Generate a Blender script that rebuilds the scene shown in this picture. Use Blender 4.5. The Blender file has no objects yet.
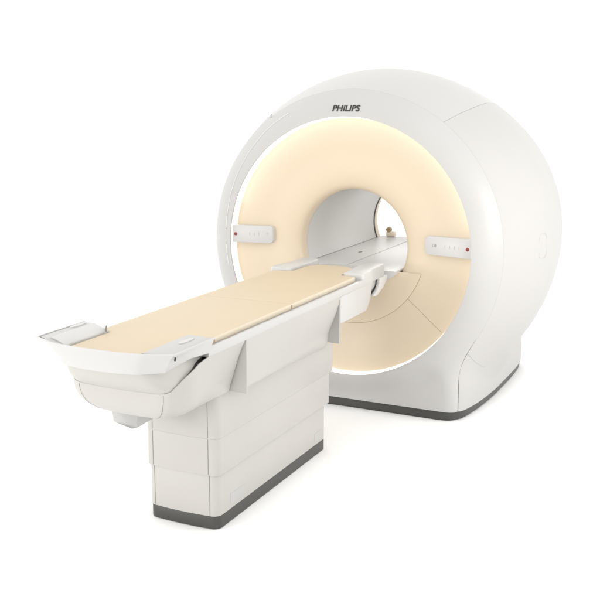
import bpy, bmesh, math
from mathutils import Vector, Matrix
PI = math.pi
scene = bpy.context.scene
col = scene.collection

# ------------------------------------------------------------------ materials
ALB = .80
def mat(name, rgb, rough=.4, noise=.03, scale=6., bump=.0, spec=.5, bscale=400., emit=0., coat=0., ecol=(1, .97, .9)):
    if name != 'white_studio_floor': rgb = [c*ALB for c in rgb]
    m = bpy.data.materials.new(name); m.use_nodes = True
    nt = m.node_tree; b = nt.nodes['Principled BSDF']
    tc = nt.nodes.new('ShaderNodeTexCoord')
    n = nt.nodes.new('ShaderNodeTexNoise'); n.inputs['Scale'].default_value = scale; n.inputs['Detail'].default_value = 5
    nt.links.new(tc.outputs['Object'], n.inputs['Vector'])
    r = nt.nodes.new('ShaderNodeValToRGB')
    r.color_ramp.elements[0].position = .3; r.color_ramp.elements[1].position = .7
    r.color_ramp.elements[0].color = [c*(1-noise) for c in rgb]+[1]
    r.color_ramp.elements[1].color = [min(1, c*(1+noise)) for c in rgb]+[1]
    nt.links.new(n.outputs['Fac'], r.inputs['Fac']); nt.links.new(r.outputs['Color'], b.inputs['Base Color'])
    b.inputs['Roughness'].default_value = rough
    b.inputs['Specular IOR Level'].default_value = spec
    if coat: b.inputs['Coat Weight'].default_value = coat; b.inputs['Coat Roughness'].default_value = .12
    # slight variation of gloss
    mr = nt.nodes.new('ShaderNodeMapRange'); mr.inputs['To Min'].default_value = rough*.88; mr.inputs['To Max'].default_value = min(1, rough*1.12)
    nt.links.new(n.outputs['Fac'], mr.inputs['Value']); nt.links.new(mr.outputs['Result'], b.inputs['Roughness'])
    if bump:
        n2 = nt.nodes.new('ShaderNodeTexNoise'); n2.inputs['Scale'].default_value = bscale; n2.inputs['Detail'].default_value = 3
        nt.links.new(tc.outputs['Object'], n2.inputs['Vector'])
        bp = nt.nodes.new('ShaderNodeBump'); bp.inputs['Strength'].default_value = bump; bp.inputs['Distance'].default_value = .002
        nt.links.new(n2.outputs['Fac'], bp.inputs['Height']); nt.links.new(bp.outputs['Normal'], b.inputs['Normal'])
    if emit:
        b.inputs['Emission Color'].default_value = (*ecol, 1); b.inputs['Emission Strength'].default_value = emit
    return m

M = dict(
    shell=mat('white_lacquered_shell', (.585, .578, .563), .45, .012, 2.5, .03, bscale=250, spec=.25),
    front=mat('pale_grey_lacquer', (.58, .574, .563), .38, .012, 2.5, .03, bscale=250),
    table=mat('warm_white_plastic', (.575, .56, .533), .42, .014, 4, .05, bscale=300),
    tray=mat('bright_white_plastic', (.645, .64, .63), .36, .012, 4, .04, bscale=300),
    wing=mat('satin_grey_plastic', (.56, .557, .545), .45, .015, 5, .05, bscale=300),
    liner=mat('grey_bore_liner', (.66, .655, .64), .42, .015, 3, .03),
    plate=mat('panel_plate', (.64, .632, .62), .4, .01, 5),
    flare=mat('cream_plastic', (.77, .648, .485), .4, .012, 2.5, .03, bscale=250),
    pad=mat('cream_vinyl', (.69, .572, .40), .5, .02, 7, .12, bscale=500),
    padedge=mat('light_cream_vinyl', (.77, .685, .54), .5, .02, 7, .1, bscale=500),
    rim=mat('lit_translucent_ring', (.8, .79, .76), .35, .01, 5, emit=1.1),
    strip=mat('added_upper_glow', (.8, .79, .76), .35, .01, 5, emit=3.0, ecol=(.86, .95, 1.)),  # extra glow, added over the ring to lift the flare
    dark=mat('charcoal_plinth', (.062, .062, .058), .42, .05, 9, .08),
    black=mat('black_slot', (.02, .02, .02), .5, .05, 9),
    seam=mat('grey_seam', (.27, .262, .245), .6, .04, 9),
    tanseam=mat('tan_seam', (.47, .36, .22), .6, .04, 9),
    softseam=mat('pale_seam', (.43, .422, .405), .6, .03, 9),
    padseam=mat('cream_seam', (.62, .51, .35), .6, .04, 9),
    latch=mat('cream_latch', (1., .9, .72), .45, .02, 9),
    red=mat('red_button', (.27, .02, .02), .35, .05, 9),
    ink=mat('dark_ink', (.03, .028, .026), .5, .03, 9),
    paleink=mat('grey_ink', (.36, .355, .34), .5, .03, 9),
    white=mat('white_highlight', (.78, .77, .75), .3, .01, 5),
    floor=mat('white_studio_floor', (.95, .95, .95), .9, .004, .7, spec=.05),
)

# ------------------------------------------------------------------ mesh helpers
def link(name, verts, faces, m, parent=None, smooth=True, angle=32, bevel=0., seg=2):
    me = bpy.data.meshes.new(name); me.from_pydata([tuple(v) for v in verts], [], faces)
    bm = bmesh.new(); bm.from_mesh(me)
    bmesh.ops.remove_doubles(bm, verts=bm.verts, dist=1e-5)
    bmesh.ops.recalc_face_normals(bm, faces=bm.faces); bm.to_mesh(me); bm.free()
    me.materials.append(m)
    o = bpy.data.objects.new(name, me); col.objects.link(o)
    if parent: o.parent = parent
    if bevel:
        b = o.modifiers.new('bevel', 'BEVEL'); b.width = bevel; b.segments = seg; b.limit_method = 'ANGLE'; b.angle_limit = math.radians(28)
        b.harden_normals = False
    if smooth:
        me.polygons.foreach_set('use_smooth', [True]*len(me.polygons))
        if bevel:
            pass
        else:
            me.set_sharp_from_angle(angle=math.radians(angle))
    return o

def empty(name, label, cat, loc):
    o = bpy.data.objects.new(name, None); o.location = loc; col.objects.link(o)
    o.empty_display_size = .1
    o['label'] = label; o['category'] = cat
    return o

class MB:
    def __init__(s): s.v = []; s.f = []
    def add(s, v, f):
        k = len(s.v); s.v += [tuple(x) for x in v]; s.f += [tuple(i+k for i in q) for q in f]; return s
    def grid(s, rows, cu=False, cv=False):
        n, m = len(rows), len(rows[0]); v = [p for r in rows for p in r]; f = []
        for i in range(n if cv else n-1):
            for j in range(m if cu else m-1):
                a, b = i*m+j, i*m+(j+1) % m; c, d = ((i+1) % n)*m+(j+1) % m, ((i+1) % n)*m+j
                f.append((a, b, c, d))
        return s.add(v, f)
    def loft(s, loops, cap0=True, cap1=True):
        m = len(loops[0]); k = len(s.v); s.grid(loops, cu=True)
        if cap0: s.f.append(tuple(k+i for i in range(m))[::-1])
        if cap1: s.f.append(tuple(k+(len(loops)-1)*m+i for i in range(m)))
        return s
    def box(s, x0, x1, y0, y1, z0, z1):
        v = [(x, y, z) for z in (z0, z1) for x, y in ((x0, y0), (x1, y0), (x1, y1), (x0, y1))]
        return s.add(v, [(3, 2, 1, 0), (4, 5, 6, 7), (0, 1, 5, 4), (1, 2, 6, 5), (2, 3, 7, 6), (3, 0, 4, 7)])
    def tube(s, pts, r, n=8, closed=False):
        pts = [Vector(p) for p in pts]; loops = []
        for i, p in enumerate(pts):
            a = pts[i-1] if (i or closed) else p; b = pts[(i+1) % len(pts)] if (i < len(pts)-1 or closed) else p
            t = (b-a).normalized(); u = t.cross(Vector((0, 0, 1)))
            if u.length < .05: u = t.cross(Vector((0, 1, 0)))
            u.normalize(); w = t.cross(u)
            loops.append([p+u*r*math.cos(q)+w*r*math.sin(q) for q in [2*PI*k/n for k in range(n)]])
        if closed: return s.grid(loops, cu=True, cv=True)
        return s.loft(loops)
    def out(s, name, m, parent=None, **k): return link(name, s.v, s.f, m, parent, **k)

def interp(x, tab):
    """smooth piecewise table lookup (monotone cubic-ish)"""
    if x <= tab[0][0]: return tab[0][1]
    if x >= tab[-1][0]: return tab[-1][1]
    for i in range(len(tab)-1):
        if x <= tab[i+1][0]: break
    def sl(j):
        if j == 0: return (tab[1][1]-tab[0][1])/(tab[1][0]-tab[0][0])
        if j == len(tab)-1: return (tab[-1][1]-tab[-2][1])/(tab[-1][0]-tab[-2][0])
        a = (tab[j][1]-tab[j-1][1])/(tab[j][0]-tab[j-1][0]); b = (tab[j+1][1]-tab[j][1])/(tab[j+1][0]-tab[j][0])
        return 0 if a*b <= 0 else 2*a*b/(a+b)
    (x0, y0), (x1, y1) = tab[i], tab[i+1]; h = x1-x0; t = (x-x0)/h
    return (2*t**3-3*t*t+1)*y0+(t**3-2*t*t+t)*h*sl(i)+(-2*t**3+3*t*t)*y1+(t**3-t*t)*h*sl(i+1)

def skirt(rows, d, which='tblr'):
    """turn the chosen borders of a grid inward (away from the surface) by d, so that a joint reads as a real gap"""
    n, m = len(rows), len(rows[0])
    R = [[Vector(p) for p in r] for r in rows]
    def nrm(i, j):
        a = R[min(i+1, n-1)][j]-R[max(i-1, 0)][j]; b = R[i][min(j+1, m-1)]-R[i][max(j-1, 0)]
        v = a.cross(b); return v.normalized() if v.length else Vector((0, 0, 0))
    return R, nrm

def shell(name, rows, m, parent, outward, d=.012, **k):
    """surface patch with all borders turned inward; outward = function(point)->rough outward direction"""
    R, nrm = skirt(rows, d); n, mm = len(R), len(R[0]); b = MB(); b.grid(R)
    def off(i, j):
        v = nrm(i, j); p = R[i][j]
        if v.dot(outward(p)) < 0: v = -v
        return p-v*d
    for i in (0, n-1): b.grid([R[i], [off(i, j) for j in range(mm)]])
    for j in (0, mm-1): b.grid([[R[i][j] for i in range(n)], [off(i, j) for i in range(n)]])
    return b.out(name, m, parent, **k)

# ------------------------------------------------------------------ THE SCANNER
def subpart(o, par):
    o.parent = par; o.matrix_parent_inverse = par.matrix_world.inverted(); return o
ZC = 1.0344
R1 = .805
gantry = empty('scanner_gantry', 'round white scanner housing with a cream flared opening and a grey bore tunnel', 'medical scanner', (0, .8, 0))
def G(o):       # parts are modelled in world coordinates
    o.parent = gantry; o.matrix_parent_inverse = Matrix.Translation((0, -.8, 0)); return o
ZB = .058       # underside of the covers, top of the plinth
RF = .968       # front cover radius at its joint
YF = .106

def dside(x, z):
    """distance from a point of the front cover to its side outline (inside positive)"""
    r = math.hypot(x, z-ZC); d1 = RF-r
    d2 = .722-abs(x) if z < ZC else -9
    k = .10
    h = max(0, k-abs(d1-d2))/k
    return max(d1, d2)+h*h*k*.25
def yfront(x, z):
    r = math.hypot(x, z-ZC); di = max(0, r-R1); t = min(1, di/.15); t = t*t*(3-2*t)
    y = .058*t
    d = max(0, dside(x, z)); w = .085
    if d < w: y += (YF-.058)*(1-math.sqrt(max(0, 1-(1-d/w)**2)))*min(1, .25+t)
    u = di/max(1e-6, di+d); yc = YF*(.25*u+.75*u**2.1)
    k = min(1, max(0, (di+d-.17)/.16)); k = k*k*(3-2*k)
    return yc*(1-k)+y*k
def outline(th):
    c, s = math.cos(th), math.sin(th)
    lo, hi = RF-.02, 2.
    def inside(r):
        x, z = r*c, ZC+r*s
        return dside(x, z) > 0 and z > ZB
    for _ in range(40):
        mid = (lo+hi)/2
        if inside(mid): lo = mid
        else: hi = mid
    return lo
ths = [2*PI*i/480-PI/2 for i in range(480)]
ca = math.atan2(ZB-ZC, .722)
ths = sorted(set(ths+[ca, PI-ca]))
rows = []
ob = [outline(t) for t in ths]
S = [0, .01, .03, .06]+[.1+.9*i/30 for i in range(31)]
for s in S:
    s2 = s
    rows.append([(lambda r, t: (r*math.cos(t), yfront(r*math.cos(t), ZC+r*math.sin(t)), ZC+r*math.sin(t)))(R1+(o-R1)*s2, t) for o, t in zip(ob, ths)])
b = MB(); b.grid(rows, cu=True)
b.grid([[(p[0], p[1], p[2]) for p in rows[-1]], [(p[0]*.988, p[1]+.02, ZC+(p[2]-ZC)*.988 if p[2] > ZB+.01 else p[2]) for p in rows[-1]]], cu=True)
# rolled inner lip
lip = [[((R1-q[0])*math.cos(t), q[1], ZC+(R1-q[0])*math.sin(t)) for t in ths] for q in ((0, 0), (.0015, .0012), (.002, .004), (.002, .02))]
b.grid(lip, cu=True)
fc = G(b.out('front_cover', M['front'], angle=40))
b = MB(); b.tube([((RF-.0005)*math.cos(t), YF+.0012, ZC+(RF-.0005)*math.sin(t)) for t in [math.radians(-38+256*i/300) for i in range(301)]], .0012, 6)
subpart(b.out('joint', M['softseam']), fc)

# barrel covers
def rbar(y):
    ym = .695
    w = (ym-y)/(ym-.105) if y < ym else (y-ym)/(1.605-ym)
    return 1.105-(1.105-.966 if y < ym else 1.105-.969)*max(0, w)**(1.55 if y < ym else 1.55)
def asp(y): return 1.+.041*min(1, max(0, (y-.105)/.4))
def bw(y): return interp(y, [(.105, .722), (.125, .738), (.16, .752), (.3, .779), (.5, .799), (.75, .81), (1.1, .81), (1.4, .80), (1.55, .775), (1.605, .745)])
YS = [.109, .112, .118, .128, .14, .16, .19, .23]+[.28+.05*i for i in range(26)]+[1.565, 1.59, 1.603]
YS = sorted(set(y for y in YS if y <= 1.603))
def thc(y):      # angle where the barrel meets the flat side of the base
    rx = rbar(y)*asp(y); return -math.acos(min(1, bw(y)/rx))
def bar(y, th, k=1): return (k*rbar(y)*asp(y)*math.cos(th), y, ZC+rbar(y)*math.sin(th))
T1 = math.radians(53.2); gp = .0016
radial = lambda p: Vector((p[0], 0, p[2]-ZC))
for k in (1, -1):
    rows = []; hol = []
    for y in YS:
        k_ = interp(y, [(.105, .12), (.2, .12), (.5, .16), (1.0, .15), (1.4, .06), (1.6, .02)])
        row = []
        zs = [ZB+(.78-ZB)*i/60 for i in range(60)]
        th0 = math.asin((.78-ZC)/rbar(y))
        for z in zs:
            q = 1-((z-ZC)/rbar(y))**2; xb = rbar(y)*asp(y)*math.sqrt(q) if q > 0 else -1
            xo = bw(y); h = max(0, k_-abs(xb-xo))/k_
            row.append((k*(max(xb, xo)+h*h*k_*.25), y, z))
        for i in range(55): row.append(bar(y, th0+(T1-gp-th0)*i/54, k))
        rows.append(row)
    o = G(shell('side_cover', rows, M['shell'], None, radial))
    js = []
    for q in range(25):
        t_ = q/24; y = .112+.26*t_; z = .425-.19*t_+.05*t_*t_
        k_ = interp(y, [(.105, .12), (.2, .12), (.5, .16), (1.0, .15)])
        xb = rbar(y)*asp(y)*math.sqrt(1-((z-ZC)/rbar(y))**2); h = max(0, k_-abs(xb-bw(y)))/k_
        js.append((k*(max(xb, bw(y))+h*h*k_*.25), y, z))
    b = MB(); b.tube(js, .0010, 6); subpart(b.out('joint', M['softseam']), o)
rows = [[bar(y, T1+(PI-2*T1)*i/72) for i in range(73)] for y in YS]
G(shell('top_cover', rows, M['front'], None, radial))
# rear cover
rows = []
for s, dy in [(0, 0), (.06, .018), (.2, .035), (.5, .05), (1, .055)]:
    row = []
    for i in range(240):
        t = 2*PI*i/240-PI/2; c, sn = math.cos(t), math.sin(t)
        rc = .969*1.0
        ro = 1/math.sqrt((c/(.969*1.041))**2+(sn/.969)**2)
        if sn < 0:
            ro = max(ro, min(.745/max(1e-6, abs(c)), (ZC-ZB)/max(1e-6, -sn)))
        r = ro+(.5-ro)*s
        row.append((r*c, 1.606+dy, ZC+r*sn))
    rows.append(row)
b = MB(); b.grid(rows, cu=True)
G(b.out('rear_cover', M['shell']))
# plinth of the gantry
half = [(x, .071) for x in (0, .2, .4, .55, .63)]+[(.665, .076), (.69, .086), (.708, .104), (.724, .13)]+[(bw(y)-.01, y) for y in (.16, .2, .25, .3, .4, .5, .6, .75, .9, 1.1, 1.3, 1.4, 1.5, 1.56, 1.6)]+[(.70, 1.64), (.6, 1.652), (.3, 1.652), (0, 1.652)]
poly = half+[(-x, y) for x, y in reversed(half[1:-1])]
b = MB(); b.loft([[(x*.985, y*1.002+.003, 0) for x, y in poly], [(x*.99, y, .006) for x, y in poly], [(x, y, .012) for x, y in poly], [(x, y, ZB-.003) for x, y in poly], [(x*.97, .8+(y-.8)*.97, ZB+.004) for x, y in poly]])
G(b.out('plinth', M['dark'], angle=35))

# the light ring, the flare and the bore
def rev(prof, n=240, mats=None):
    return [[(r*math.cos(2*PI*i/n), y, ZC+r*math.sin(2*PI*i/n)) for i in range(n)] for r, y in prof]
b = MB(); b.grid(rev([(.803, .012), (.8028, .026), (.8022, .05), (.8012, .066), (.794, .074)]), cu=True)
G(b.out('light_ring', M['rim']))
b = MB(); b.grid([[(r*math.cos(t), y, ZC+r*math.sin(t)) for t in [math.radians(12+150*i/120) for i in range(121)]] for r, y in ((.8018, .014), (.8014, .030), (.8008, .046))])
G(b.out('added_glow_arc', M['strip']))  # brighter arc added inside the ring to pale the top of the flare
FL = [(.35, .222), (.3503, .206), (.3515, .189), (.3545, .172), (.36, .157), (.369, .144), (.383, .133), (.403, .1245), (.43, .117), (.47, .1105), (.52, .105), (.58, .099), (.64, .089), (.70, .081), (.76, .0745), (.794, .0715), (.7975, .0735), (.7985, .08)]
def yflare(r): return interp(r, [(p[0], p[1]) for p in FL[:-2]])
rr = [.3502, .351, .352, .3535, .3555, .358, .361, .365, .37, .376, .383, .39, .40, .41, .42, .435, .45, .47, .49, .52, .55, .58, .62, .66, .70, .74, .77, .794]
prof = [(.35, .232)]+[(r, yflare(r)) for r in rr]+FL[-2:]
b = MB(); b.grid(rev(prof), cu=True)
flare = G(b.out('bore_flare', M['flare']))
def fl(r, deg, d=.0005):
    t = math.radians(deg); return (r*math.cos(t), yflare(r)-d, ZC+r*math.sin(t))
# joints of the lower cream panel
b = MB()
b.tube([fl(.4885, a) for a in range(-162, -17)], .0010, 6)
for sgn in (-38, -142): b.tube([fl(.49+(.784-.49)*i/14, sgn) for i in range(15)], .0011, 6)
o = b.out('panel_joint', M['tanseam']); o.parent = flare
b = MB(); b.grid(rev([(.3495, .216), (.35, .222), (.35, .6), (.35, 1.0), (.35, 1.40)]), cu=True)
liner = G(b.out('bore_tunnel', M['liner']))
b = MB(); b.grid(rev([(.35, 1.402), (.346, 1.404), (.346, 1.418), (.352, 1.42)]), cu=True)
G(b.out('bore_gasket', M['ink']))
b = MB(); b.grid(rev([(.352, 1.42), (.354, 1.46), (.362, 1.51), (.38, 1.56), (.41, 1.60), (.46, 1.64), (.51, 1.66)]), cu=True)
G(b.out('rear_flare', M['flare']))
# cream panel that closes the tunnel below the bridge
b = MB(); segs = []
RP = .487
for q in (1.0, .985, .95, .9, .85, .8, .75, .7, .6, .4, .1):
    row = []
    for i in range(121):
        a = math.radians(-165+150*i/120); x, z = RP*math.cos(a)*q, RP*math.sin(a)*q
        z = min(z, -.140); r = math.hypot(x, z)
        y = yflare(RP)-.003-.010*(1-q)
        kz = min(1, max(0, (z+.34)/.19)); kx = min(1, max(0, (abs(x)-.16)/.2)); kk = kz*kz*(3-2*kz)*kx*kx*(3-2*kx)
        y = y*(1-kk)+(yflare(max(.40, r))-.003)*kk
        row.append((x, y, ZC+z))
    segs.append(row)
b.grid(segs); b.grid([segs[0], [(x*1.0, y+.006, z) for x, y, z in segs[0]]])
o = b.out('lower_panel', M['flare']); o.parent = flare
# bridge in the bore
ZP = .905
def chord(z, r=.3485): return math.sqrt(r*r-(z-ZC)**2)
b = MB()
sec = lambda y: [(-chord(ZP)+.001, y, ZP), (-.05, y, ZP), (-.049, y, ZP-.004), (-.041, y, ZP-.004), (-.04, y, ZP+.001), (.20, y, ZP+.003), (.309, y, ZP+.003), (.320, y, ZP-.001), (.3225, y, ZP-.008), (.318, y, ZP-.020), (.24, y, ZP-.075), (0, y, ZP-.09), (-.24, y, ZP-.075), (-.30, y, ZP-.045)]
b.loft([sec(y) for y in (.05, .055, .3, .7, 1.1, 1.52, 1.525)])
bridge = G(b.out('bore_bridge', M['tray'], bevel=0, angle=30))
b = MB(); b.box(-.047, -.043, .052, 1.52, ZP-.006, ZP-.0025)
subpart(b.out('groove', M['seam'], smooth=False), bridge)
b = MB(); b.loft([[(-.168+.010*math.cos(a), .69+.03*math.sin(a), z) for a in [2*PI*i/24 for i in range(24)]] for z in (ZP-.001, ZP+.002)])
subpart(b.out('socket', M['seam']), bridge)
b = MB(); b.grid([[(-chord(ZP+.001, .3475)+dx, y, ZP+dz) for y in (.235, .7, 1.1, 1.398)] for dx, dz in ((0, .003), (.004, .001))])
subpart(b.out('edge_joint', M['seam']), bridge)
# latch at the rear end of the bridge
latch = G(MB().box(-.275, -.205, 1.47, 1.515, ZP+.004, ZP+.040).out('rear_latch', M['latch'], bevel=.006))
b = MB(); b.loft([[(-.255+r*math.cos(a), y, ZP+.055+r*math.sin(a)) for a in [2*PI*i/24 for i in range(24)]] for r, y in ((.016, 1.465), (.02, 1.47), (.02, 1.50), (.016, 1.505))])
subpart(b.out('knob', M['tanseam']), latch)

# control panels either side
def rpoly(x0, x1, z0, z1, rl, rr_, n=8):
    pts = []
    for cx, cz, r, a0 in ((x1-rr_, z0+rr_, rr_, -90), (x1-rr_, z1-rr_, rr_, 0), (x0+rl, z1-rl, rl, 90), (x0+rl, z0+rl, rl, 180)):
        for i in range(n+1):
            a = math.radians(a0+90*i/n); pts.append((cx+r*math.cos(a), cz+r*math.sin(a)))
    return pts
for k in (1, -1):
    P = rpoly(.497 if k > 0 else .528, .796, 1.022, 1.135, .026, .006)
    yy = lambda x: .018+(.80-x)*.20
    c = ((.497+.796)/2, 1.0785)
    b = MB()
    b.loft([[(k*x, yy(x)+.05, z) for x, z in P], [(k*x, yy(x)+.004, z) for x, z in P], [(k*(c[0]+(x-c[0])*.993), yy(x)+.001, c[1]+(z-c[1])*.98) for x, z in P], [(k*(c[0]+(x-c[0])*.984), yy(x), c[1]+(z-c[1])*.955) for x, z in P]])
    p = G(b.out('control_panel', M['plate'], angle=50))
    def disc(x, z, r, m, nm, d0=.002, d1=-.003):
        b = MB(); b.loft([[(k*(x+q*math.cos(a)), yy(x)+d, z+q*math.sin(a)) for a in [2*PI*i/20 for i in range(20)]] for q, d in ((r, d0), (r, d1*.6), (r*.8, d1))])
        return subpart(b.out(nm, m), p)
    disc(.775, 1.0775, .0105, M['red'], 'stop_button')
    if k == 1:
        for xs in (.545, .558, .571):      # little double arrow printed by the first key
            b = MB(); b.tube([(xs+.004*abs(i)*(1 if xs < .56 else -1), yy(xs)-.0003, 1.082+.006*i) for i in (-1.6, 0, 1.6)], .0016, 6)
            subpart(b.out('key_mark', M['paleink']), p)
    for xs in ((.63, .66, .69, .72) if k == 1 else (.62, .65, .68)):
        b = MB(); b.tube([(k*xs, yy(xs)-.0002, 1.07), (k*xs, yy(xs)-.0002, 1.09)], .001, 6)
        subpart(b.out('key_mark', M['softseam']), p)
    if k == -1: disc(.565, 1.088, .008, M['wing'], 'key', .002, -.001)

# highlight on the curved ring, painted as a thin white line; and a latch slit
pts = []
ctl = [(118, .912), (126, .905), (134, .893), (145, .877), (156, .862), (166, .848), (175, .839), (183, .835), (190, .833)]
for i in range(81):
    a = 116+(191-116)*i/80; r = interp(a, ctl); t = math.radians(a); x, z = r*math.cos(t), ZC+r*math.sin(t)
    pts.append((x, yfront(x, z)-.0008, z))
b = MB(); b.tube(pts, .0034, 8); G(b.out('highlight_line', M['white']))
x, z = -.553, 1.835
b = MB(); b.tube([(x, yfront(x, z-.011)-.001, z-.012), (x, yfront(x, z)-.001, z), (x+.001, yfront(x, z+.011)-.001, z+.011)], .0022, 6); G(b.out('latch_slit', M['seam']))
# flush cap on the right side cover
pts = []; y0, y1 = .42, .60
def bp(yy, zz, d=.001):
    th = math.asin((zz-ZC)/(rbar(yy)+0)); q = Vector(bar(yy, th)); nn = Vector((math.cos(th), -.06, math.sin(th))).normalized(); return q+nn*d
cap = []
for yy, zz in rpoly(.44, .525, .985, 1.135, .03, .03, 6): cap.append((yy, zz))
b = MB(); b.tube([bp(yy, zz, .0001) for yy, zz in cap], .0007, 6, closed=True); G(b.out('access_cap', M['wing']))

# lettering
cu = bpy.data.curves.new('lettering', 'FONT'); cu.body = 'PHILIPS'; cu.size = .0545; cu.shear = .11; cu.align_x = 'CENTER'; cu.offset = .0014; cu.extrude = .0006; cu.space_character = 1.0
to = bpy.data.objects.new('lettering', cu); col.objects.link(to)
bpy.context.view_layer.update(); wdt = to.dimensions.x
to.data.materials.append(M['ink'])
sl = math.atan2(yfront(0, 1.91)-yfront(0, 1.865), .045)
to.rotation_euler = (PI/2-sl, 0, 0); to.scale = (.178/wdt, 1, 1)
to.location = (.0, yfront(0, 1.870)-.0016, 1.871)
me = bpy.data.meshes.new_from_object(to.evaluated_get(bpy.context.evaluated_depsgraph_get()))
lo = bpy.data.objects.new('lettering', me); lo.matrix_world = Matrix.LocRotScale(to.location, to.rotation_euler.to_quaternion(), to.scale); col.objects.link(lo)
bpy.data.objects.remove(to); lo.name = 'lettering'; G(lo)

# ------------------------------------------------------------------ THE PATIENT TABLE
table = empty('patient_table', 'long white patient table with cream pad and wide foot tray, docked at the scanner opening', 'patient table', (0, -1.25, 0))
def T(o):
    o.parent = table; o.matrix_parent_inverse = Matrix.Translation((0, 1.25, 0)); return o
def plan(hw, yf, yr, rf, rr_, bow=.012, n=7, nf=10):
    pts = []
    for cx, cy, r, a0 in ((hw-rr_, yr-rr_, rr_, 0), (-hw+rr_, yr-rr_, rr_, 90), (-hw+rf, yf+rf, rf, 180)):
        for i in range(n+1):
            a = math.radians(a0+90*i/n); pts.append((cx+r*math.cos(a), cy+r*math.sin(a)))
    for i in range(1, nf):
        x = -hw+rf+(2*hw-2*rf)*i/nf; pts.append((x, yf))
    for i in range(n+1):
        a = math.radians(270+90*i/n); pts.append((hw-rf+rf*math.cos(a), yf+rf+rf*math.sin(a)))
    return [(x, y-bow*max(0, 1-(x/hw)**2)*(1 if y < yf+rf*1.01 else 0)) for x, y in pts]
def slab(hw, yf, yr, z0, z1, rf=.035, rr_=.02, e=.0009, bow=.012):
    b = MB()
    def L(d, z): return [(x, y, z) for x, y in plan(hw-d, yf+d, yr-d, max(.002, rf-d), max(.002, rr_-d), bow)]
    b.loft([L(e, z0), L(e*.3, z0+e*.3), L(0, z0+e), L(0, z1-e), L(e*.3, z1-e*.3), L(e, z1)])
    return b
T(slab(.1876, -1.876, -.692, 0, .061, .035, .015, .003).out('plinth', M['dark']))
sh = []
for hw, yf, yr, z0, z1 in ((.1885, -1.878, -.690, .0625, .2622), (.1975, -1.886, -.645, .2628, .4372), (.1982, -1.887, -.597, .4376, .68)):
    sh.append(T(slab(hw, yf, yr, z0, z1).out('column_sleeve', M['table'])))
def strip(par, x, y, z0, z1, m='seam', w=.0014):
    b = MB(); b.box(x-w, x+w, y-.0008, y+.004, z0, z1); return subpart(b.out('joint', M[m], smooth=False), par)
for o, hw, yf, z0, z1 in ((sh[0], .1885, -1.878, .066, .259), (sh[1], .1975, -1.886, .267, .434), (sh[2], .1982, -1.887, .442, .66)):
    for x in (.146, -.152):
        strip(o, x, yf-.012*(1-(x/hw)**2), z0, z1)
# pale rating plates on the lower sleeve
for ya, yb, za, zb in ((-1.765, -1.62, .085, .135), (-.83, -.745, .085, .13)):
    b = MB(); b.box(.1880, .1892, ya, yb, za, zb); subpart(b.out('rating_plate', M['wing'], smooth=False), sh[0])

# foot housing: hull with a rounded front
def hullprof(v):      # v 0 (top) .. 1 (keel): half-width factor inset and height
    return interp(v, [(0, 0), (.35, .0), (.55, .016), (.72, .05), (.86, .10), (1, .17)]), interp(v, [(0, 1), (.35, .775), (.55, .715), (.72, .676), (.86, .648), (1, .63)])
def hullrow(v, zt):
    ins, z = hullprof(v)
    hw, yf, rf = .30-ins, -2.335+ins*.75, max(.05, .115-ins*.3)
    pts = []
    yr = -1.812
    n1, n2, n3 = 14, 12, 14
    for i in range(n1): pts.append((-hw, yr+(yf+rf-yr)*i/n1))
    for i in range(n2): a = math.radians(180+90*i/n2); pts.append((-hw+rf+rf*math.cos(a), yf+rf+rf*math.sin(a)))
    for i in range(n3): pts.append((-hw+rf+(2*hw-2*rf)*i/n3, yf))
    for i in range(n2): a = math.radians(270+90*i/n2); pts.append((hw-rf+rf*math.cos(a), yf+rf+rf*math.sin(a)))
    for i in range(n1+1): pts.append((hw, yf+rf+(yr-yf-rf)*i/n1))
    out = []
    for x, y in pts:
        y -= .022*max(0, 1-(x/hw)**2) if y < yf+.02 else 0
        top = .896 if y > -2.12 else interp(y, [(-2.36, .778), (-2.335, .785), (-2.28, .845), (-2.2, .884), (-2.12, .896)])
        zz = z if v >= .35 else .775+(top-.775)*(1-v/.35)
        tt = min(1, max(0, (y+2.22)/.40)); tt = tt*tt*(3-2*tt)
        if tt > 0:      # towards the first flange the side draws in evenly from the rail to the keel
            f = max(0, min(1, (.896-zz)/.25)); lin = .30-.088*f**.85
            if v > .86: lin = min(lin, hw)*1.0 if tt < .5 else lin-(v-.86)*.5
            x = math.copysign(abs(x)*(1-tt)+lin*tt, x)
        out.append((x, y, zz))
    return out
rows = [hullrow(v, 0) for v in [0, .07, .14, .21, .28, .35, .4, .45, .5, .55, .6, .65, .7, .75, .8, .85, .9, .95, 1]]
b = MB(); b.grid(rows)
inn = [(x*.96, y+.012 if y < -2.2 else y, z-.006) for x, y, z in rows[0]]
b.grid([rows[0], [(x*.985, y+.004 if y < -2.2 else y, z) for x, y, z in rows[0]], inn])
k = len(b.v); bot = rows[-1]; nb = len(bot)
mid = [(x*.5, -1.9+(y+1.9)*.8, .624) for x, y, z in bot]; b.grid([bot, mid])
k = len(b.v); b.v += mid; b.f.append(tuple(range(k, k+nb)))
k = len(b.v); back = [r[-1] for r in rows]+[r[0] for r in reversed(rows)]; b.v += back; b.f.append(tuple(range(k, k+len(back))))
hull = T(b.out('foot_housing', M['table'], angle=40))
def hseam(j, v0, v1, m='seam', r=.0011):
    pts = [Vector(hullrow(v0+(v1-v0)*i/16, 0)[j]) for i in range(17)]
    b = MB(); b.tube(pts, r, 6); subpart(b.out('joint', M[m]), hull)
hseam(25, .33, .80); hseam(42, .33, .9)
# bellows-like neck between housing and tray
lip = [p for p in hullrow(.35, 0) if p[1] < -2.02]
N = len(lip)
def apron(i, top):
    t = -1+2*i/(N-1)
    if top: hw, f, r = .335, -2.512, .42
    else: hw, f, r = .262, -2.415, .42
    return hw, f
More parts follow.
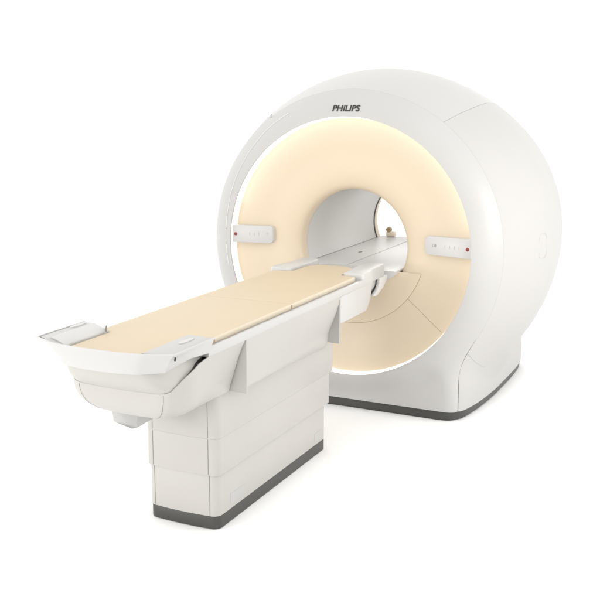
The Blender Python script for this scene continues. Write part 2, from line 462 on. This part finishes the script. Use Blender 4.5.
# tray (foot tray with two wings, scooped front)
def traypt(t, lev):
    """t -1..1 along the front rim from the left side to the right side"""
    A = {0: [(-1, (-.335, -2.445)), (-.62, (-.222, -2.497)), (0, (0, -2.515)), (.62, (.222, -2.497)), (1, (.335, -2.445))],
         1: [(-1, (-.262, -2.40)), (-.62, (-.178, -2.468)), (0, (0, -2.492)), (.62, (.178, -2.468)), (1, (.262, -2.40))]}[lev]
    if abs(t) > 1:
        k = (abs(t)-1)/.6
        return (math.copysign(.335, t), -2.445+.31*k) if lev == 0 else (math.copysign(.262+.055*k, t), -2.40+.255*k)
    if abs(t) > .62:
        k = (abs(t)-.62)/.38; a, c = A[3][1], A[4][1]
        return math.copysign(a[0]+(c[0]-a[0])*k, t), a[1]+(c[1]-a[1])*k
    k = t/.62; return A[3][1][0]*k, A[2][1][1]+(A[3][1][1]-A[2][1][1])*k*k
ZT = .985
ts = sorted([-1+2*i/40 for i in range(41) if i not in (7, 8, 32, 33)]+[-.62, .62, -.66, .66]+[k*(1+.6*i/10) for k in (1, -1) for i in range(1, 11)])
top = [traypt(t, 0)+(ZT,) for t in ts]
def lev(f, z, out=0.):
    o = []
    for t in ts:
        a, c = traypt(t, 0), traypt(t, 1); zb = .890+.028*min(1, max(0, (abs(t)-1)/.35))
        o.append(((1-f)*a[0]+f*c[0], (1-f)*a[1]+f*c[1], ZT-(ZT-z)*(ZT-zb)/(ZT-.868)))
    return o
b = MB()
rowsA = [[(x*.985, y+.012, ZT-.012) for x, y, z in top], [(x*.988, y+.008, ZT-.001) for x, y, z in top], [(x*.994, y+.004, ZT) for x, y, z in top], lev(0, ZT-.002), lev(.01, ZT-.008), lev(.30, .955), lev(.62, .918), lev(.88, .884), lev(.96, .873), lev(1.02, .868), [(x*.96, y+.012, z-.001) for x, y, z in lev(1, .867)]]
b.grid(rowsA)
tray = T(b.out('foot_tray', M['tray'], angle=28))
# neck
lipp = [p for p in hullrow(0, 0) if p[1] < -2.10]
n = len(lipp); acc = [0]
for i in range(1, n): acc.append(acc[-1]+math.dist(lipp[i][:2], lipp[i-1][:2]))
rows = []
for f in (0, .2, .4, .6, .8, .95, 1.02):
    row = []
    for i, p in enumerate(lipp):
        t = -1+2*acc[i]/acc[-1]; sd = max(0, (abs(t)-.55)/.45)
        a = traypt(max(-1, min(1, t*1.25)), 1); back = max(0, abs(t)*1.25-1)
        a = (a[0], a[1]+.02+back*.9)
        q = (p[0]*(.985-.10*min(1, sd*1.3)), p[1]+.006 if abs(t) < .8 else p[1])
        zt = .889+(.033*min(1, sd*1.6))
        bul = .012*math.sin(min(1, f)*PI)
        row.append((a[0]*(1-f)+q[0]*f, a[1]*(1-f)+q[1]*f-bul*(1 if abs(t) < .6 else 0), zt*(1-f)+(p[2]-.004)*f))
    rows.append(row)
b = MB(); b.grid(rows); T(b.out('tray_neck', M['table']))
for s in (1, -1):
    a, c = traypt(s*1.05, 0), traypt(s*1.05, 1); f = .25; x, y = a[0]+(c[0]-a[0])*f, a[1]+(c[1]-a[1])*f
    b = MB(); b.tube([(x+s*.0015, y-.003, .950), (x+s*.004, y-.003, .963)], .0035, 8); subpart(b.out('slot', M['black']), tray)
# body of the tray: wings left and right, side walls
for s in (1, -1):
    b = MB()
    xi = .206 if s > 0 else .272
    def WP(xin, d, z):
        fs = (ZT-z)*.95+.008; fx = (ZT-z)*1.9
        front = [(.333-d-fx*.4, -2.440+d+fs), (.285, -2.463+d+fs), (max(.222, xin+.004), -2.484+d+fs+.2*max(0, xin-.222)), (xin, -2.486+d+fs+.2*max(0, xin-.222))]
        return [(s*xx, yy, z) for xx, yy in [(xin, -2.13-d), (.330-d-.012, -2.13-d), (.333-d-fx*.4, -2.142-d)]+front]
    b.loft([WP(.20, .012, .925), WP(.20, .008, .928), WP(.20, .001, .94), WP(.20, 0, .955), WP(xi-.004, 0, .9775), WP(xi, .002, .9805), WP(xi+.006, .007, .982)])
    w = T(b.out('tray_wing', M['wing'], angle=35))
    cx, cy = s*.296, -2.275
    cx, cy = (-.332+.022, -2.20) if s < 0 else (.262, -2.235)
    b = MB(); b.loft([[(cx+.014*q*math.cos(a), cy+.055*q*math.sin(a), .982+h) for a in [2*PI*i/28 for i in range(28)]] for q, h in ((1, -.006), (1, .003), (.93, .0045), (.6, .003), (.2, .002))])
    subpart(b.out('grip_button', M['tray']), w)
    if s < 0:
      b = MB(); b.loft([[(-.276, y, .9845), (-.268, y, .985), (-.206, y, .9605), (-.2025, y, .957), (-.2025, y, .94), (-.276, y, .94)] for y in (-2.425, -2.42, -2.15, -2.142)])
      subpart(b.out('lit_slope', M['tray'], bevel=.002), w)  # lighter plastic stands in for light falling on the wing's inner slope
      b = MB(); b.tube([(s*.205, -2.145, .966), (s*.197, -2.15, .98), (s*.190, -2.165, .972), (s*.187, -2.17, .962)], .004, 8)
      subpart(b.out('strap_clip', M['seam']), w)
b = MB(); b.box(-.24, .24, -2.30, -2.08, .80, .922); T(b.out('tray_core', M['liner'], smooth=False))
# lever under the housing
b = MB(); b.loft([[(x, y, z) for x, y, z in ((-.185, -2.16, .64), (-.175, -2.155, .555), (-.165, -2.15, .548), (-.07, -2.165, .538), (-.055, -2.15, .538), (-.05, -2.14, .64))], [(x, y, z) for x, y, z in ((-.185, -1.92, .64), (-.175, -1.94, .56), (-.165, -1.94, .553), (-.07, -1.95, .547), (-.055, -1.95, .547), (-.05, -1.92, .64))]])
T(b.out('release_lever', M['wing'], bevel=.003))

# rails and side panels
mid_y0, mid_y1, end_y = -1.802, -.752, -.30
for s in (1, -1):
    def prof(w, zb):     # panel section: x as a function of height; w = how far it draws in at the foot
        out = []
        for i in range(13):
            f = i/12; z = .8965+(zb-.8965)*f
            out.append((.2995-w*(1-math.cos(min(1, f*1.02)*PI/2))**.8, z))
        return out
    rows = []
    for i in range(22):
        f = i/21; y = mid_y0+.004+(mid_y1-mid_y0-.004)*f
        p1 = prof(.003+.062*f**1.4, .678+.010*f); xt, zt = p1[-1]
        p2 = [(xt-(xt-.1975)*(1-math.cos(a)), zt-(zt-.650+.052*f)*math.sin(a)) for a in [PI/2*q/10 for q in range(1, 11)]]
        rows.append([(s*x, y, z) for x, z in p1+p2])
    b = MB(); b.grid(rows); b.grid([rows[0], [(s*.19, p[1], p[2]) for p in rows[0]]])
    pan = T(b.out('side_panel', M['table'], angle=50))
    b = MB(); b.loft([[(s*x, y, z) for x, z in ((.15, .8965), (.15, .645), (.2985, .645), (.2998, .70), (.2998, .8965))] for y in (mid_y0, mid_y0+.010)])
    subpart(b.out('panel_flange', M['table'], bevel=.003), pan)
    # end panel with its flange
    def endz(y): return interp(y, [(-.752, .64), (-.737, .64), (-.736, .742), (-.36, .742), (-.31, .80), (-.285, .905)])
    b = MB()
    b.loft([[(x, y, z) for y, z in ((-.753, .893), (-.753, .637), (-.737, .637), (-.737, .893))] for x in (s*.15, s*.298, s*.30)])
    pan = T(b.out('end_panel', M['table'], bevel=.003))
    b = MB(); P = [(-.7365, .893), (-.7365, .742), (-.37, .742), (-.35, .746), (-.34, .757), (-.295, .80), (-.27, .90)]
    b.loft([[(x, y, z) for y, z in P] for x in (s*.22, s*.2985)])
    subpart(b.out('end_panel_face', M['tray'], bevel=.004), pan)
    # rail
    b = MB()
    sec = [(.255, .9), (.255, .9235), (.283, .9245), (.285, .929), (.289, .931), (.298, .9285), (.3015, .924), (.3015, .898), (.299, .894), (.26, .894)]
    b.loft([[(s*x, y, z) for x, z in sec] for y in (-2.128, -2.126, -1.5, -.9, -.30, -.275)])
    T(b.out('side_rail', M['tray'], angle=35))
    # rail end block at the scanner
    b = MB()
    P = [(.17, -.40), (.185, -.415), (.285, -.415), (.298, -.40), (.299, -.27), (.276, -.245), (.276, -.02), (.262, .01), (.19, .01), (.165, -.01), (.155, -.12)]
    cxm = .235; cym = -.24
    def PL(q, z): return [(s*(cxm+(x-cxm)*q), cym+(y-cym)*q, z) for x, y in P]
    b.loft([PL(.97, .885), PL(1, .89), PL(1, .952), PL(.985, .959), PL(.94, .963)])
    blk = T(b.out('rail_end', M['tray'], bevel=.004))
    # docking hook below the rail end
    b = MB()
    hk = [(-.20, .894), (-.20, .82), (-.16, .80), (-.07, .822), (-.03, .85), (-.02, .894)]
    b.loft([[(x, y, z) for y, z in hk] for x in (s*.19, s*.255)])
    h = subpart(b.out('docking_hook', M['table'], bevel=.008), blk)
    b = MB(); b.tube([(s*.262, -.215, .806), (s*.262, -.15, .826), (s*.262, -.12, .842), (s*.262, -.105, .86), (s*.262, -.10, .893)], .005, 8)
    subpart(b.out('hook_gap', M['black']), h)
    b = MB(); hk2 = [(-.11, .892), (-.115, .855), (-.15, .825), (-.22, .80), (-.16, .79), (-.05, .825), (.0, .855), (.02, .892)]
    b.loft([[(x, y, z) for y, z in hk2] for x in (s*.262, s*.285)])
    subpart(b.out('hook_plate', M['liner'], bevel=.004), h)
# table top under the pad
b = MB(); b.box(-.258, .258, -2.40, -.10, .895, .921); T(b.out('table_top', M['tray'], bevel=.004))
b = MB(); b.loft([[(x, y, z) for x, y in ((-.16, -.42), (.16, -.42), (.155, .0), (.13, .05), (-.13, .05), (-.155, 0))] for z in (.9, .925)]); T(b.out('transfer_plate', M['wing'], bevel=.004))

# the pad
half = [(.198, -2.405), (.198, -2.13), (.262, -2.118), (.264, -2.10), (.264, -.46), (.258, -.435), (.24, -.425), (.175, -.42), (.155, -.40), (.15, -.25), (.135, -.19), (.10, -.15), (0, -.135)]
PP = half+[(-x, y) for x, y in reversed(half[:-1])]
fr = [(-.198+.396*i/10, -2.405-.022*(1-(abs(-1+.2*i))**2)) for i in range(1, 10)]
PP = PP+fr
def ins(d):
    n = len(PP); out = []
    for i in range(n):
        a, p, c = Vector(PP[i-1]), Vector(PP[i]), Vector(PP[(i+1) % n])
        e1 = (p-a).normalized(); e2 = (c-p).normalized(); n1 = Vector((-e1.y, e1.x)); n2 = Vector((-e2.y, e2.x)); nn = (n1+n2)
        nn = nn.normalized()/max(.5, nn.normalized().dot(n1)); q = p+nn*d; out.append(q)
    return out
b = MB(); b.loft([[(q.x, q.y, z) for q in ins(d)] for d, z in ((.004, .9225), (0, .926), (0, .943), (.0015, .947), (.005, .9495))], cap1=False)
pad = T(b.out('pad', M['padedge'], angle=60))
b = MB()
loops = [[(q.x, q.y, z) for q in ins(d)] for d, z in ((.005, .9495), (.008, .9505), (.014, .951))]
b.loft(loops, cap0=False)
subpart(b.out('pad_top', M['pad'], angle=60), pad)
b = MB()
for y in (-1.27,): b.tube([(-.255, y, .9508), (.255, y, .9508)], .0009, 6)
subpart(b.out('pad_seam', M['padseam']), pad)
for y in (-1.27, -2.02):
    b = MB(); b.box(.2625, .2658, y-.004, y+.004, .928, .9465); subpart(b.out('pad_tab', M['tanseam'], smooth=False), pad)

# ------------------------------------------------------------------ setting
b = MB(); b.add([(-80, -80, 0), (80, -80, 0), (80, 80, 0), (-80, 80, 0)], [(0, 1, 2, 3)])
fl_ = b.out('floor', M['floor'], smooth=False); fl_['kind'] = 'structure'; fl_.location.z = -.002

w = bpy.data.worlds.new('World'); scene.world = w; w.use_nodes = True
bg = w.node_tree.nodes['Background']; bg.inputs['Color'].default_value = (1, .988, .972, 1); bg.inputs['Strength'].default_value = 1.5

def area(name, loc, aim, size, power, color=(1, .98, .95), sy=None):
    l = bpy.data.lights.new(name, 'AREA'); l.energy = power; l.color = color; l.size = size
    if sy: l.shape = 'RECTANGLE'; l.size_y = sy
    o = bpy.data.objects.new(name, l); o.location = loc
    o.rotation_euler = (Vector(aim)-Vector(loc)).to_track_quat('-Z', 'Y').to_euler(); col.objects.link(o); return o
area('softbox_lamp', (2.65, -.55, 1.65), (1.1, .45, 1.1), .9, 21, sy=1.3)
area('bore_lamp', (.05, .85, ZC+.335), (.05, .85, 0), .12, 3.2, sy=.8)
k = area('fill_lamp', (-3.2, -6.6, 1.3), (-.1, -2.2, .55), 1.8, 16, sy=1.4); k.data.spread = math.radians(70)

cam = bpy.data.cameras.new('camera'); co = bpy.data.objects.new('camera', cam); col.objects.link(co)
D = dict(f=979.8059, cx=293.2832, cy=280.7488, yaw=0.453, pitch=0.1852)
co.location = (2.3359, -5.5088, 1.9526)
co.rotation_euler = (PI/2-D['pitch'], 0, D['yaw'])
cam.sensor_width = 36; cam.lens = D['f']/600*36
cam.shift_x = (300-D['cx'])/600; cam.shift_y = (D['cy']-300)/600
cam.clip_end = 500; cam.clip_start = .1
scene.camera = co
scene.view_settings.view_transform = 'Standard'; scene.view_settings.look = 'None'; scene.view_settings.exposure = 0; scene.view_settings.gamma = 1
scene.render.engine = 'CYCLES'; scene.cycles.max_bounces = 10; scene.cycles.diffuse_bounces = 6
